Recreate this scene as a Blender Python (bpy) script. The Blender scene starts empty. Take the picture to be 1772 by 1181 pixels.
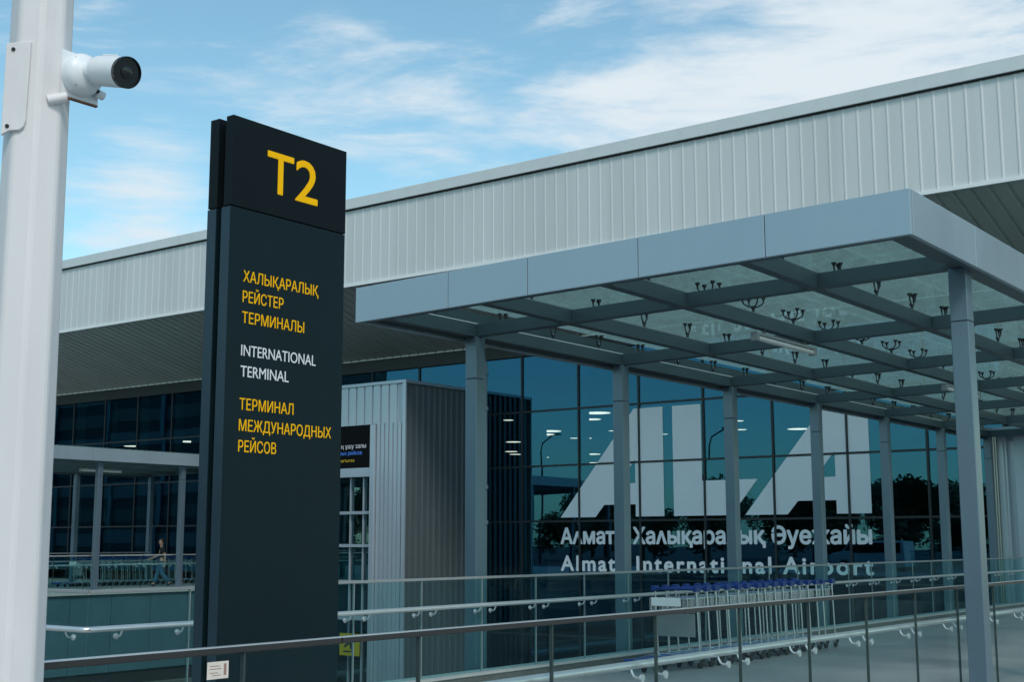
import bpy, bmesh, math, random
from mathutils import Vector, Matrix

random.seed(7)
S = bpy.context.scene
C = S.collection
rad = math.radians

# ------------------------------------------------------------------ camera
cam_d = bpy.data.cameras.new("camera")
cam_d.sensor_width = 36.0
cam_d.lens = 46.23
cam_d.clip_start = 0.1
cam_d.clip_end = 2000
cam = bpy.data.objects.new("camera", cam_d)
C.objects.link(cam)
EYE = 1.65
rx = Vector((0.79893432, 0.60141672, -0.00136914))
up = Vector((0.0916048618, -0.1194391911, 0.9886065086))
fw = Vector((-0.594400959, 0.7899570896, 0.1505167649))
cam.matrix_world = Matrix(((rx.x, up.x, -fw.x, 0), (rx.y, up.y, -fw.y, 0), (rx.z, up.z, -fw.z, EYE), (0, 0, 0, 1)))
S.camera = cam

# ------------------------------------------------------------------ light and sky
SUN_AZ = Vector((0.80, -0.60, 0)).normalized()      # horizontal direction towards the sun
SUN_EL = rad(48)
sun_d = bpy.data.lights.new("sun", 'SUN')
sun_d.energy = 2.0
sun_d.angle = rad(14)
sun_d.color = (1.0, 0.93, 0.86)
sun = bpy.data.objects.new("sun", sun_d)
C.objects.link(sun)
to_sun = Vector((SUN_AZ.x * math.cos(SUN_EL), SUN_AZ.y * math.cos(SUN_EL), math.sin(SUN_EL)))
sun.rotation_euler = to_sun.to_track_quat('Z', 'Y').to_euler()

W = bpy.data.worlds.new("World")
S.world = W
W.use_nodes = True
wt = W.node_tree
wt.nodes.clear()
N = wt.nodes.new
L = wt.links.new


def wmath(op, a=None, b=None, c=None, clamp=False):
    n = N('ShaderNodeMath'); n.operation = op; n.use_clamp = clamp
    for i, v in enumerate((a, b, c)):
        if v is None: continue
        if isinstance(v, (int, float)): n.inputs[i].default_value = v
        else: L(v, n.inputs[i])
    return n.outputs[0]


wo = N('ShaderNodeOutputWorld'); bg = N('ShaderNodeBackground')
sky = N('ShaderNodeTexSky'); sky.sky_type = 'NISHITA'; sky.sun_disc = False
sky.sun_elevation = SUN_EL
sky.sun_rotation = math.atan2(SUN_AZ.x, SUN_AZ.y)
sky.air_density = 1.0; sky.dust_density = 0.6; sky.ozone_density = 1.6
tc = N('ShaderNodeTexCoord')
nrm = N('ShaderNodeVectorMath'); nrm.operation = 'NORMALIZE'; L(tc.outputs['Generated'], nrm.inputs[0])
DIR = nrm.outputs[0]


def blob(d, half_deg, flat=1.0):
    """soft patch of sky round the direction d"""
    v = Vector(d).normalized()
    s = N('ShaderNodeVectorMath'); s.operation = 'SUBTRACT'; L(DIR, s.inputs[0]); s.inputs[1].default_value = v
    m = N('ShaderNodeVectorMath'); m.operation = 'MULTIPLY'; L(s.outputs[0], m.inputs[0]); m.inputs[1].default_value = (1, 1, flat)
    l = N('ShaderNodeVectorMath'); l.operation = 'LENGTH'; L(m.outputs[0], l.inputs[0])
    r = math.sin(rad(half_deg))
    mr = N('ShaderNodeMapRange'); mr.interpolation_type = 'SMOOTHSTEP'
    mr.inputs['From Min'].default_value = 0; mr.inputs['From Max'].default_value = r
    mr.inputs['To Min'].default_value = 1; mr.inputs['To Max'].default_value = 0
    L(l.outputs['Value'], mr.inputs['Value'])
    return mr.outputs[0]


mp = N('ShaderNodeMapping'); L(DIR, mp.inputs['Vector'])
mp.inputs['Rotation'].default_value = (0, rad(5), 0)
mp.inputs['Scale'].default_value = (1.0, 1.0, 4.4)
n1 = N('ShaderNodeTexNoise'); n1.inputs['Scale'].default_value = 4.6; n1.inputs['Detail'].default_value = 9
n1.inputs['Roughness'].default_value = 0.58; n1.inputs['Distortion'].default_value = 0.5
L(mp.outputs[0], n1.inputs['Vector'])
n2 = N('ShaderNodeTexNoise'); n2.inputs['Scale'].default_value = 19; n2.inputs['Detail'].default_value = 6
n2.inputs['Roughness'].default_value = 0.62
L(mp.outputs[0], n2.inputs['Vector'])
base_n = wmath('ADD', wmath('MULTIPLY', n1.outputs['Fac'], 0.78), wmath('MULTIPLY', n2.outputs['Fac'], 0.22))


def pix(u, v):
    return rx * ((u - 886) / 2275.5) + up * (-(v - 590.5) / 2275.5) + fw


b1 = wmath('MULTIPLY', blob(pix(1620, 50), 14.0, 1.5), 0.30)
b2 = wmath('MULTIPLY', blob(pix(800, 210), 12.5, 3.2), 0.20)
b3 = wmath('MULTIPLY', blob(pix(270, 360), 4.2, 0.8), 0.20)
b4 = wmath('MULTIPLY', blob(pix(1150, 210), 10.0, 2.6), 0.14)
b5 = wmath('MULTIPLY', blob(pix(600, 20), 5, 2.2), 0.12)
hz = N('ShaderNodeSeparateXYZ'); L(DIR, hz.inputs[0])
bsum = wmath('ADD', wmath('ADD', b1, b2), wmath('ADD', wmath('ADD', b3, b4), b5))
fill_cloud = wmath('MULTIPLY', blob((0.85, -0.45, 0.45), 80, 1.0), 0.30)  # unseen cloud cover behind the camera, added to brighten the scene light
val = wmath('ADD', base_n, wmath('ADD', bsum, fill_cloud))
cm = N('ShaderNodeMapRange'); cm.interpolation_type = 'SMOOTHSTEP'
cm.inputs['From Min'].default_value = 0.51; cm.inputs['From Max'].default_value = 0.78
L(val, cm.inputs['Value'])
tint = N('ShaderNodeMix'); tint.data_type = 'RGBA'; tint.blend_type = 'MULTIPLY'
tint.inputs['Factor'].default_value = 1.0
L(sky.outputs[0], tint.inputs['A']); tint.inputs['B'].default_value = (1.36, 1.70, 1.46, 1)
mix = N('ShaderNodeMix'); mix.data_type = 'RGBA'
L(cm.outputs[0], mix.inputs['Factor']); L(tint.outputs['Result'], mix.inputs['A'])
mix.inputs['B'].default_value = (6.3, 7.0, 7.5, 1)
L(mix.outputs['Result'], bg.inputs['Color'])
bg.inputs['Strength'].default_value = 0.12
L(bg.outputs[0], wo.inputs[0])

S.view_settings.view_transform = 'Standard'
S.view_settings.look = 'None'
S.view_settings.exposure = 0.0
S.view_settings.gamma = 1.0
S.cycles.transparent_max_bounces = 40
S.cycles.max_bounces = 10
S.cycles.glossy_bounces = 5
S.cycles.caustics_reflective = False
S.cycles.caustics_refractive = False


# ------------------------------------------------------------------ materials
def mat(name, col, rough=0.5, metal=0.0, var=0.0, scale=3.0, bump=0.0, stretch=(1, 1, 1), spec=0.5, coat=0.0, dirt=None, dirt_lo=0.55, dirt_hi=0.75, sheet=0):
    m = bpy.data.materials.new(name); m.use_nodes = True
    nt = m.node_tree; b = nt.nodes['Principled BSDF']
    b.inputs['Base Color'].default_value = (*col, 1)
    b.inputs['Roughness'].default_value = rough
    b.inputs['Metallic'].default_value = metal
    b.inputs['Specular IOR Level'].default_value = spec
    b.inputs['Coat Weight'].default_value = coat
    if var or bump or dirt:
        tcn = nt.nodes.new('ShaderNodeNewGeometry')
        mpn = nt.nodes.new('ShaderNodeMapping'); mpn.inputs['Scale'].default_value = stretch
        nt.links.new(tcn.outputs['Position'], mpn.inputs['Vector'])
        no = nt.nodes.new('ShaderNodeTexNoise'); no.inputs['Scale'].default_value = scale
        no.inputs['Detail'].default_value = 7; no.inputs['Roughness'].default_value = 0.6
        nt.links.new(mpn.outputs[0], no.inputs['Vector'])
        mr = nt.nodes.new('ShaderNodeMapRange')
        mr.inputs['From Min'].default_value = 0.25; mr.inputs['From Max'].default_value = 0.75
        mr.inputs['To Min'].default_value = 1 - var; mr.inputs['To Max'].default_value = 1 + var
        nt.links.new(no.outputs['Fac'], mr.inputs['Value'])
        mx = nt.nodes.new('ShaderNodeMix'); mx.data_type = 'RGBA'; mx.blend_type = 'MULTIPLY'
        mx.inputs['Factor'].default_value = 1; mx.inputs['A'].default_value = (*col, 1)
        nt.links.new(mr.outputs[0], mx.inputs['B'])
        out = mx.outputs['Result']
        if dirt:
            n2 = nt.nodes.new('ShaderNodeTexNoise'); n2.inputs['Scale'].default_value = scale * 0.37
            n2.inputs['Detail'].default_value = 9; n2.inputs['Roughness'].default_value = 0.7
            nt.links.new(mpn.outputs[0], n2.inputs['Vector'])
            r2 = nt.nodes.new('ShaderNodeMapRange'); r2.inputs['From Min'].default_value = dirt_lo
            r2.inputs['From Max'].default_value = dirt_hi; r2.inputs['To Max'].default_value = 0.7
            nt.links.new(n2.outputs['Fac'], r2.inputs['Value'])
            m2 = nt.nodes.new('ShaderNodeMix'); m2.data_type = 'RGBA'
            nt.links.new(r2.outputs[0], m2.inputs['Factor']); nt.links.new(out, m2.inputs['A'])
            m2.inputs['B'].default_value = (*dirt, 1)
            out = m2.outputs['Result']
        nt.links.new(out, b.inputs['Base Color'])
        rr = nt.nodes.new('ShaderNodeMapRange')
        rr.inputs['To Min'].default_value = max(0.03, rough - 0.12); rr.inputs['To Max'].default_value = min(1, rough + 0.12)
        nt.links.new(no.outputs['Fac'], rr.inputs['Value']); nt.links.new(rr.outputs[0], b.inputs['Roughness'])
        if bump:
            bp = nt.nodes.new('ShaderNodeBump'); bp.inputs['Strength'].default_value = bump; bp.inputs['Distance'].default_value = 0.02
            nt.links.new(no.outputs['Fac'], bp.inputs['Height']); nt.links.new(bp.outputs[0], b.inputs['Normal'])
    if sheet:
        sx = nt.nodes.new('ShaderNodeSeparateXYZ'); gp = nt.nodes.new('ShaderNodeNewGeometry'); nt.links.new(gp.outputs['Position'], sx.inputs[0])
        dv = nt.nodes.new('ShaderNodeMath'); dv.operation = 'DIVIDE'; nt.links.new(sx.outputs['X'], dv.inputs[0]); dv.inputs[1].default_value = sheet
        fl = nt.nodes.new('ShaderNodeMath'); fl.operation = 'FLOOR'; nt.links.new(dv.outputs[0], fl.inputs[0])
        wn = nt.nodes.new('ShaderNodeTexWhiteNoise'); wn.noise_dimensions = '1D'; nt.links.new(fl.outputs[0], wn.inputs['W'])
        mr = nt.nodes.new('ShaderNodeMapRange'); mr.inputs['To Min'].default_value = 0.97; mr.inputs['To Max'].default_value = 1.03
        nt.links.new(wn.outputs['Value'], mr.inputs['Value'])
        mx = nt.nodes.new('ShaderNodeMix'); mx.data_type = 'RGBA'; mx.blend_type = 'MULTIPLY'; mx.inputs['Factor'].default_value = 1
        src = b.inputs['Base Color'].links[0].from_socket
        nt.links.new(src, mx.inputs['A']); nt.links.new(mr.outputs[0], mx.inputs['B']); nt.links.new(mx.outputs['Result'], b.inputs['Base Color'])
    return m


def glass(name, trans, refl, facing_pow=None, base=0.05, gain=0.7, bump=0.0, bscale=0.6, dust=0.0, dust_col=(0.5, 0.6, 0.58)):
    m = bpy.data.materials.new(name); m.use_nodes = True
    nt = m.node_tree; nt.nodes.clear()
    o = nt.nodes.new('ShaderNodeOutputMaterial')
    t = nt.nodes.new('ShaderNodeBsdfTransparent'); t.inputs['Color'].default_value = (*trans, 1)
    g = nt.nodes.new('ShaderNodeBsdfGlossy'); g.inputs['Color'].default_value = (*refl, 1); g.inputs['Roughness'].default_value = 0.0
    geo = nt.nodes.new('ShaderNodeNewGeometry')
    if bump:
        no = nt.nodes.new('ShaderNodeTexNoise'); no.inputs['Scale'].default_value = bscale; no.inputs['Detail'].default_value = 1.5
        nt.links.new(geo.outputs['Position'], no.inputs['Vector'])
        bp = nt.nodes.new('ShaderNodeBump'); bp.inputs['Strength'].default_value = bump; bp.inputs['Distance'].default_value = 0.05
        nt.links.new(no.outputs['Fac'], bp.inputs['Height']); nt.links.new(bp.outputs[0], g.inputs['Normal'])
    if facing_pow is None:
        a = nt.nodes.new('ShaderNodeAddShader'); nt.links.new(t.outputs[0], a.inputs[0]); nt.links.new(g.outputs[0], a.inputs[1])
    else:
        lw = nt.nodes.new('ShaderNodeLayerWeight'); lw.inputs['Blend'].default_value = 0.5
        p = nt.nodes.new('ShaderNodeMath'); p.operation = 'POWER'; nt.links.new(lw.outputs['Facing'], p.inputs[0]); p.inputs[1].default_value = facing_pow
        q = nt.nodes.new('ShaderNodeMath'); q.operation = 'MULTIPLY_ADD'; nt.links.new(p.outputs[0], q.inputs[0])
        q.inputs[1].default_value = gain; q.inputs[2].default_value = base
        a = nt.nodes.new('ShaderNodeMixShader'); nt.links.new(q.outputs[0], a.inputs[0]); nt.links.new(t.outputs[0], a.inputs[1]); nt.links.new(g.outputs[0], a.inputs[2])
    res = a.outputs[0]
    if dust:
        d = nt.nodes.new('ShaderNodeBsdfDiffuse'); d.inputs['Color'].default_value = (*dust_col, 1)
        tr = nt.nodes.new('ShaderNodeBsdfTranslucent'); tr.inputs['Color'].default_value = (*dust_col, 1)
        ds = nt.nodes.new('ShaderNodeMixShader'); ds.inputs[0].default_value = 0.6
        nt.links.new(d.outputs[0], ds.inputs[1]); nt.links.new(tr.outputs[0], ds.inputs[2])
        n3 = nt.nodes.new('ShaderNodeTexNoise'); n3.inputs['Scale'].default_value = 9; n3.inputs['Detail'].default_value = 8; n3.inputs['Roughness'].default_value = 0.7
        nt.links.new(geo.outputs['Position'], n3.inputs['Vector'])
        mr = nt.nodes.new('ShaderNodeMapRange'); mr.inputs['From Min'].default_value = 0.3; mr.inputs['From Max'].default_value = 0.75
        mr.inputs['To Min'].default_value = dust * 0.6; mr.inputs['To Max'].default_value = dust * 1.4
        nt.links.new(n3.outputs['Fac'], mr.inputs['Value'])
        x = nt.nodes.new('ShaderNodeMixShader'); nt.links.new(mr.outputs[0], x.inputs[0]); nt.links.new(res, x.inputs[1]); nt.links.new(ds.outputs[0], x.inputs[2])
        res = x.outputs[0]
    nt.links.new(res, o.inputs[0])
    return m


def emit(name, col, k):
    m = bpy.data.materials.new(name); m.use_nodes = True
    nt = m.node_tree; nt.nodes.clear()
    o = nt.nodes.new('ShaderNodeOutputMaterial'); e = nt.nodes.new('ShaderNodeEmission')
    e.inputs['Color'].default_value = (*col, 1); e.inputs['Strength'].default_value = k
    nt.links.new(e.outputs[0], o.inputs[0])
    return m


M = {
    'paving': mat('pavement_concrete', (0.275, 0.295, 0.29), 0.38, 0, 0.16, 0.9, 0.06, dirt=(0.17, 0.185, 0.18), dirt_lo=0.48, dirt_hi=0.72),
    'asphalt': mat('asphalt', (0.05, 0.055, 0.058), 0.85, 0, 0.25, 2.0, 0.3),
    'granite': mat('granite', (0.10, 0.11, 0.105), 0.45, 0, 0.35, 30, 0.05),
    'stone_edge': mat('stone_edge', (0.42, 0.43, 0.42), 0.4, 0, 0.1, 8),
    'clad_wall': mat('wall_cladding', (0.055, 0.12, 0.145), 0.4, 0, 0.12, 2.0),
    'roof_clad': mat('roof_cladding', (0.56, 0.60, 0.61), 0.5, 0.0, 0.06, 1.2, 0.0, (1, 1, 0.12), dirt=(0.47, 0.51, 0.52), dirt_lo=0.5, dirt_hi=0.8, sheet=1.152),
    'roof_trim': mat('roof_trim', (0.58, 0.63, 0.65), 0.45, 0.0, 0.05, 2.0),
    'white_trim': mat('white_trim', (0.72, 0.76, 0.77), 0.45),
    'soffit': mat('soffit_metal', (0.46, 0.50, 0.505), 0.55, 0.0, 0.10, 0.8, 0, (1, 0.2, 1)),
    'panel': mat('aluminium_panel', (0.31, 0.405, 0.47), 0.36, 0.35, 0.05, 1.1, 0.0, (1, 1, 0.5)),
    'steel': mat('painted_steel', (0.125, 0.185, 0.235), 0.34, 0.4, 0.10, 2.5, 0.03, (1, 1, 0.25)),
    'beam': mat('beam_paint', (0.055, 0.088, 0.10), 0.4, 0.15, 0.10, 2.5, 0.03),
    'dark': mat('dark_frame', (0.015, 0.022, 0.027), 0.4, 0.2),
    'gunmetal': mat('gunmetal', (0.05, 0.06, 0.065), 0.3, 0.7),
    'gasket': mat('gasket', (0.01, 0.012, 0.014), 0.8),
    'corr_shaded': mat('corrugated_shaded', (0.15, 0.19, 0.21), 0.42, 0.5, 0.05, 2.0, 0.0, (1, 1, 0.15)),  # darker copy of corr: the side wall's shade is put into its colour
    'joint': mat('glass_joint', (0.045, 0.065, 0.065), 0.3, 0.3),
    'fin': mat('fin', (0.30, 0.42, 0.42), 0.5),
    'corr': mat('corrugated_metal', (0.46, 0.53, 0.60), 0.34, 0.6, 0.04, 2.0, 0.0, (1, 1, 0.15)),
    'fglass': glass('facade_glass', (0.33, 0.46, 0.48), (0.022, 0.076, 0.125), bump=0.035, bscale=0.45),
    'rglass': glass('balustrade_glass', (0.78, 0.92, 0.92), (0.5, 0.7, 0.75), facing_pow=4.0, base=0.012, gain=0.22),
    'rglass_clear': glass('clear_balustrade_glass', (0.945, 0.975, 0.972), (0.5, 0.7, 0.75), facing_pow=4.0, base=0.010, gain=0.15),
    'cglass': glass('canopy_glass', (0.79, 0.90, 0.89), (0.7, 0.9, 0.9), facing_pow=3.5, base=0.05, gain=0.5, dust=0.21, dust_col=(0.62, 0.82, 0.785)),
    'dglass': glass('door_glass', (0.35, 0.5, 0.52), (0.06, 0.11, 0.13)),
    'film': mat('white_film', (0.76, 0.83, 0.88), 0.5, 0, 0.03, 1.0),
    'black_sign': mat('sign_black', (0.0042, 0.0075, 0.0095), 0.42, 0, 0.15, 2, spec=0.12),
    'navy_sign': mat('sign_navy', (0.0035, 0.0125, 0.017), 0.42, 0.0, 0.15, 2, spec=0.16),
    'sign_edge': mat('sign_edge', (0.018, 0.040, 0.058), 0.35, 0.2, 0.12, 3, spec=0.4),
    'amber': mat('amber_lettering', (0.95, 0.50, 0.003), 0.6, spec=0.1),
    'white_let': mat('white_lettering', (0.72, 0.75, 0.76), 0.5),
    'screen': emit('screen_dark', (0.004, 0.006, 0.007), 1.0),
    'screen_w': emit('screen_white', (0.55, 0.65, 0.75), 0.6),
    'screen_b': emit('screen_blue', (0.06, 0.22, 0.75), 0.7),
    'screen_y': emit('screen_yellow', (0.55, 0.50, 0.05), 0.5),
    'post': mat('white_paint', (0.67, 0.65, 0.665), 0.5, 0, 0.06, 4, 0.08, (1, 1, 0.3), dirt=(0.47, 0.455, 0.44), dirt_lo=0.50, dirt_hi=0.8),
    'cam_white': mat('camera_plastic', (0.72, 0.75, 0.78), 0.38, 0, 0.03, 6),
    'cam_black': mat('camera_glass', (0.006, 0.008, 0.011), 0.12),
    'rust': mat('rusty_steel', (0.20, 0.095, 0.05), 0.7, 0.2, 0.3, 25),
    'stainless': mat('stainless', (0.72, 0.73, 0.73), 0.32, 0.75, 0.05, 5),
    'rail_dark': mat('rail_bronze', (0.035, 0.031, 0.033), 0.4, 0.3, 0.08, 4),
    'chrome': mat('trolley_chrome', (0.56, 0.60, 0.61), 0.27, 0.95),
    'blue': mat('blue_plastic', (0.004, 0.034, 0.19), 0.4),
    'rubber': mat('black_rubber', (0.012, 0.012, 0.013), 0.7),
    'grey_panel': mat('grey_panel', (0.20, 0.235, 0.24), 0.5, 0, 0.05, 8),
    'paper': mat('paper', (0.72, 0.64, 0.58), 0.8, 0, 0.05, 60),
    'ink': mat('ink', (0.33, 0.20, 0.17), 0.8),
    'yellow': mat('yellow_sign', (0.33, 0.27, 0.008), 0.5),
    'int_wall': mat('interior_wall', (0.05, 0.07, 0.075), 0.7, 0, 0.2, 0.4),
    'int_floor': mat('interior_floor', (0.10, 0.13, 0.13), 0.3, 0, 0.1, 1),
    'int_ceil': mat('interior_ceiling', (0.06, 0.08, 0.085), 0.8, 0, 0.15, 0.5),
    'lamp_on': emit('lamp_disc', (1.0, 0.60, 0.48), 7.0),
    'lamp_body': mat('lamp_body', (0.30, 0.32, 0.33), 0.4, 0.3),
    'lens': mat('lamp_diffuser', (0.62, 0.66, 0.66), 0.35),
    'bark': mat('bark', (0.07, 0.05, 0.035), 0.9, 0, 0.3, 12, 0.4),
    'leaf': mat('foliage', (0.045, 0.085, 0.03), 0.6, 0, 0.4, 1.3),
    'skin': mat('skin', (0.50, 0.29, 0.21), 0.55),
    'shirt': mat('black_shirt', (0.012, 0.014, 0.016), 0.85),
    'jeans': mat('blue_denim', (0.035, 0.12, 0.20), 0.85, 0, 0.2, 20),
    'hair': mat('dark_hair', (0.02, 0.013, 0.01), 0.6),
    'shoe': mat('dark_shoe', (0.02, 0.02, 0.022), 0.6),
    'car_paint': mat('white_car_paint', (0.65, 0.66, 0.66), 0.25, 0, 0, coat=0.5),
    'car_glass': mat('car_glass', (0.01, 0.013, 0.015), 0.08),
}


# ------------------------------------------------------------------ mesh helpers
class MB:
    def __init__(self):
        self.v = []; self.f = []

    def add(self, vs, fs):
        o = len(self.v); self.v += [tuple(p) for p in vs]; self.f += [tuple(i + o for i in f) for f in fs]
        return self

    def box(self, x0, x1, y0, y1, z0, z1):
        return self.add([(x0, y0, z0), (x1, y0, z0), (x1, y1, z0), (x0, y1, z0), (x0, y0, z1), (x1, y0, z1), (x1, y1, z1), (x0, y1, z1)],
                        [(0, 3, 2, 1), (4, 5, 6, 7), (0, 1, 5, 4), (1, 2, 6, 5), (2, 3, 7, 6), (3, 0, 4, 7)])

    def prism(self, pts, fn, lo, hi):
        """extrude a 2-D outline; fn(a, b, t) places it"""
        n = len(pts)
        vs = [fn(a, b, lo) for a, b in pts] + [fn(a, b, hi) for a, b in pts]
        return self.add(vs, [tuple(range(n)), tuple(range(2 * n - 1, n - 1, -1))] + [(i, i + n, (i + 1) % n + n, (i + 1) % n) for i in range(n)])

    def tube(self, path, r, seg=8, cap=True, r_end=None):
        P = [Vector(p) for p in path]; n = len(P); rings = []; prev = None
        for i, p in enumerate(P):
            d = (P[min(i + 1, n - 1)] - P[max(i - 1, 0)]).normalized()
            if prev is None:
                a = d.orthogonal().normalized()
            else:
                a = (prev - d * prev.dot(d)).normalized()
            prev = a; b = d.cross(a)
            k = r if r_end is None else r + (r_end - r) * i / max(1, n - 1)
            rings.append([p + (a * math.cos(t) + b * math.sin(t)) * k for t in [2 * math.pi * j / seg for j in range(seg)]])
        vs = [q for R in rings for q in R]
        fs = [(i * seg + j, i * seg + (j + 1) % seg, (i + 1) * seg + (j + 1) % seg, (i + 1) * seg + j) for i in range(n - 1) for j in range(seg)]
        if cap:
            fs += [tuple(range(seg - 1, -1, -1)), tuple(range((n - 1) * seg, n * seg))]
        return self.add(vs, fs)

    def lathe(self, prof, seg, org, axis):
        """prof = [(radius, height)] turned about axis at org"""
        ax = Vector(axis).normalized(); a = ax.orthogonal().normalized(); b = ax.cross(a); o = Vector(org)
        vs = []
        for r, h in prof:
            for j in range(seg):
                t = 2 * math.pi * j / seg
                vs.append(o + ax * h + (a * math.cos(t) + b * math.sin(t)) * r)
        n = len(prof)
        fs = [(i * seg + j, i * seg + (j + 1) % seg, (i + 1) * seg + (j + 1) % seg, (i + 1) * seg + j) for i in range(n - 1) for j in range(seg)]
        fs += [tuple(range(seg - 1, -1, -1)), tuple(range((n - 1) * seg, n * seg))]
        return self.add(vs, fs)

    def shear(self, fn):
        self.v = [fn(*p) for p in self.v]; return self

    def mesh(self, name, material, smooth=False):
        me = bpy.data.meshes.new(name); me.from_pydata(self.v, [], self.f)
        me.materials.append(M[material] if isinstance(material, str) else material)
        bm = bmesh.new(); bm.from_mesh(me); bmesh.ops.recalc_face_normals(bm, faces=bm.faces); bm.to_mesh(me); bm.free()
        if smooth:
            for p in me.polygons: p.use_smooth = True
            try: me.set_sharp_from_angle(angle=rad(40))
            except Exception: pass
        return me

    def build(self, name, material, parent=None, smooth=False, bevel=0.0):
        o = bpy.data.objects.new(name, self.mesh(name, material, smooth)); C.objects.link(o)
        if parent: o.parent = parent
        if bevel:
            md = o.modifiers.new('bevel', 'BEVEL'); md.width = bevel; md.segments = 2; md.limit_method = 'ANGLE'
        return o


def use(name, me, parent=None, loc=(0, 0, 0), rot=(0, 0, 0)):
    o = bpy.data.objects.new(name, me); C.objects.link(o); o.location = loc; o.rotation_euler = rot
    if parent: o.parent = parent
    return o


def tag(o, label=None, cat=None, group=None, kind=None):
    if label: o['label'] = label
    if cat: o['category'] = cat
    if group: o['group'] = group
    if kind: o['kind'] = kind
    return o


def thing(name, label, cat, group=None, loc=(0, 0, 0), rz=0):
    o = bpy.data.objects.new(name, None); C.objects.link(o); o.location = loc; o.rotation_euler = (0, 0, rz)
    o.empty_display_size = 0.3
    return tag(o, label, cat, group)


def dup(o, parent=None):
    c = o.copy(); C.objects.link(c)
    if parent: c.parent = parent
    for ch in list(o.children): dup(ch, c)
    return c


def outlines(body, spacing=1.0):
    """closed outlines of a line of text, grouped glyph by glyph, left to right"""
    c = bpy.data.curves.new('lettering', 'FONT'); c.body = body; c.space_character = spacing
    c.resolution_u = 4; c.fill_mode = 'NONE'
    o = bpy.data.objects.new('lettering', c); C.objects.link(o)
    me = bpy.data.meshes.new_from_object(o.evaluated_get(bpy.context.evaluated_depsgraph_get()))
    adj = {}
    for e in me.edges:
        p, q = e.vertices; adj.setdefault(p, []).append(q); adj.setdefault(q, []).append(p)
    co = [(v.co.x, v.co.y) for v in me.vertices]
    seen = set(); loops = []
    for v in adj:
        if v in seen: continue
        l = [v]; seen.add(v)
        while True:
            nx = [w for w in adj[l[-1]] if w not in seen]
            if not nx: break
            seen.add(nx[0]); l.append(nx[0])
        if len(l) > 2: loops.append([co[i] for i in l])
    bpy.data.objects.remove(o); bpy.data.curves.remove(c); bpy.data.meshes.remove(me)
    loops.sort(key=lambda l: min(p[0] for p in l))
    groups = []; end = -1e9
    for l in loops:
        lo = min(p[0] for p in l); hi = max(p[0] for p in l)
        if lo > end: groups.append([]); end = hi
        groups[-1].append(l); end = max(end, hi)
    return groups


def trapezoids(loops):
    """fill by non-zero winding, slab by slab"""
    ys = sorted({round(p[1], 5) for l in loops for p in l}); out = []
    edges = [(l[i - 1], l[i]) for l in loops for i in range(len(l)) if abs(l[i - 1][1] - l[i][1]) > 1e-6]
    for y0, y1 in zip(ys[:-1], ys[1:]):
        ym = (y0 + y1) / 2; cr = []
        for p, q in edges:
            if min(p[1], q[1]) < ym < max(p[1], q[1]):
                f = lambda y: p[0] + (q[0] - p[0]) * (y - p[1]) / (q[1] - p[1])
                cr.append((f(ym), f(y0), f(y1), 1 if q[1] > p[1] else -1))
        cr.sort(key=lambda k: k[0]); w = 0
        for i in range(len(cr) - 1):
            w += cr[i][3]
            if w: out.append([(cr[i][1], y0), (cr[i + 1][1], y0), (cr[i + 1][2], y1), (cr[i][2], y1)])
    return out


def lettering(name, body, fn, width, cap, material, parent, spacing=1.0, depth=0.004, split=0, thick=0, capunit=0.688):
    """letters with some thickness, one object for the line or (split) for each word; fn(a, b, t) places a point"""
    groups = outlines(body, spacing)
    lo = min(p[0] for g in groups for l in g for p in l); hi = max(p[0] for g in groups for l in g for p in l)
    kx = width / (hi - lo); ky = cap / capunit
    words = []; end = None
    for g in groups:
        g = [[((x - lo) * kx, y * ky) for x, y in l] for l in g]
        a = min(p[0] for l in g for p in l); b = max(p[0] for l in g for p in l)
        if end is None or (split and a - end > split): words.append([])
        words[-1].append(g); end = b if end is None else max(end, b)
    nudges = [(0, 0)]
    if thick: nudges += [(thick, 0), (-thick, 0), (0, thick), (0, -thick), (thick * .7, thick * .7), (-thick * .7, thick * .7), (thick * .7, -thick * .7), (-thick * .7, -thick * .7)]
    o = None
    for w in words:
        m = MB()
        for g in w:
            tz = trapezoids(g)
            for k, (da, db) in enumerate(nudges):
                t1 = depth - 0.0002 * k
                for q in tz: m.add([fn(a + da, b + db, t1) for a, b in q], [(0, 1, 2, 3)])
                for l in g:
                    n = len(l)
                    m.add([fn(a + da, b + db, 0) for a, b in l] + [fn(a + da, b + db, t1) for a, b in l], [(i, (i + 1) % n, (i + 1) % n + n, i + n) for i in range(n)])
        o = m.build(name, material, parent)
    return o


# ------------------------------------------------------------------ the ground
GX = -9.72        # edge of the walkway at the sunken court
LOW = -3.4        # floor of the sunken court
WX = -37.75       # wall under the far walkway
m = MB()
m.box(GX - 0.62, 400, -400, 60, -0.4, 0.0)
tag(m.build('pavement', 'paving'), 'grey concrete walkway between the two glass balustrades', kind='structure')
m = MB(); m.box(-400, GX - 0.625, -1.5, 6.95, -0.4, -0.004)
tag(m.build('pavement', 'paving'), 'grey concrete walkway in front of the sunken court', kind='structure')
m = MB(); m.box(-400, GX - 0.625, -400, -1.505, -0.4, -0.13)
tag(m.build('road', 'asphalt'), 'dark asphalt road in front of the terminal', kind='structure')
m = MB(); m.box(-110, WX, 6.955, 60, -0.4, -0.002)
tag(m.build('pavement', 'paving'), 'far grey walkway under the distant canopy', kind='structure')
m = MB(); m.box(-400, 400, -400, 400, LOW - 0.3, LOW)
tag(m.build('ground', 'asphalt'), 'dark paved floor of the sunken court', kind='structure')

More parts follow.
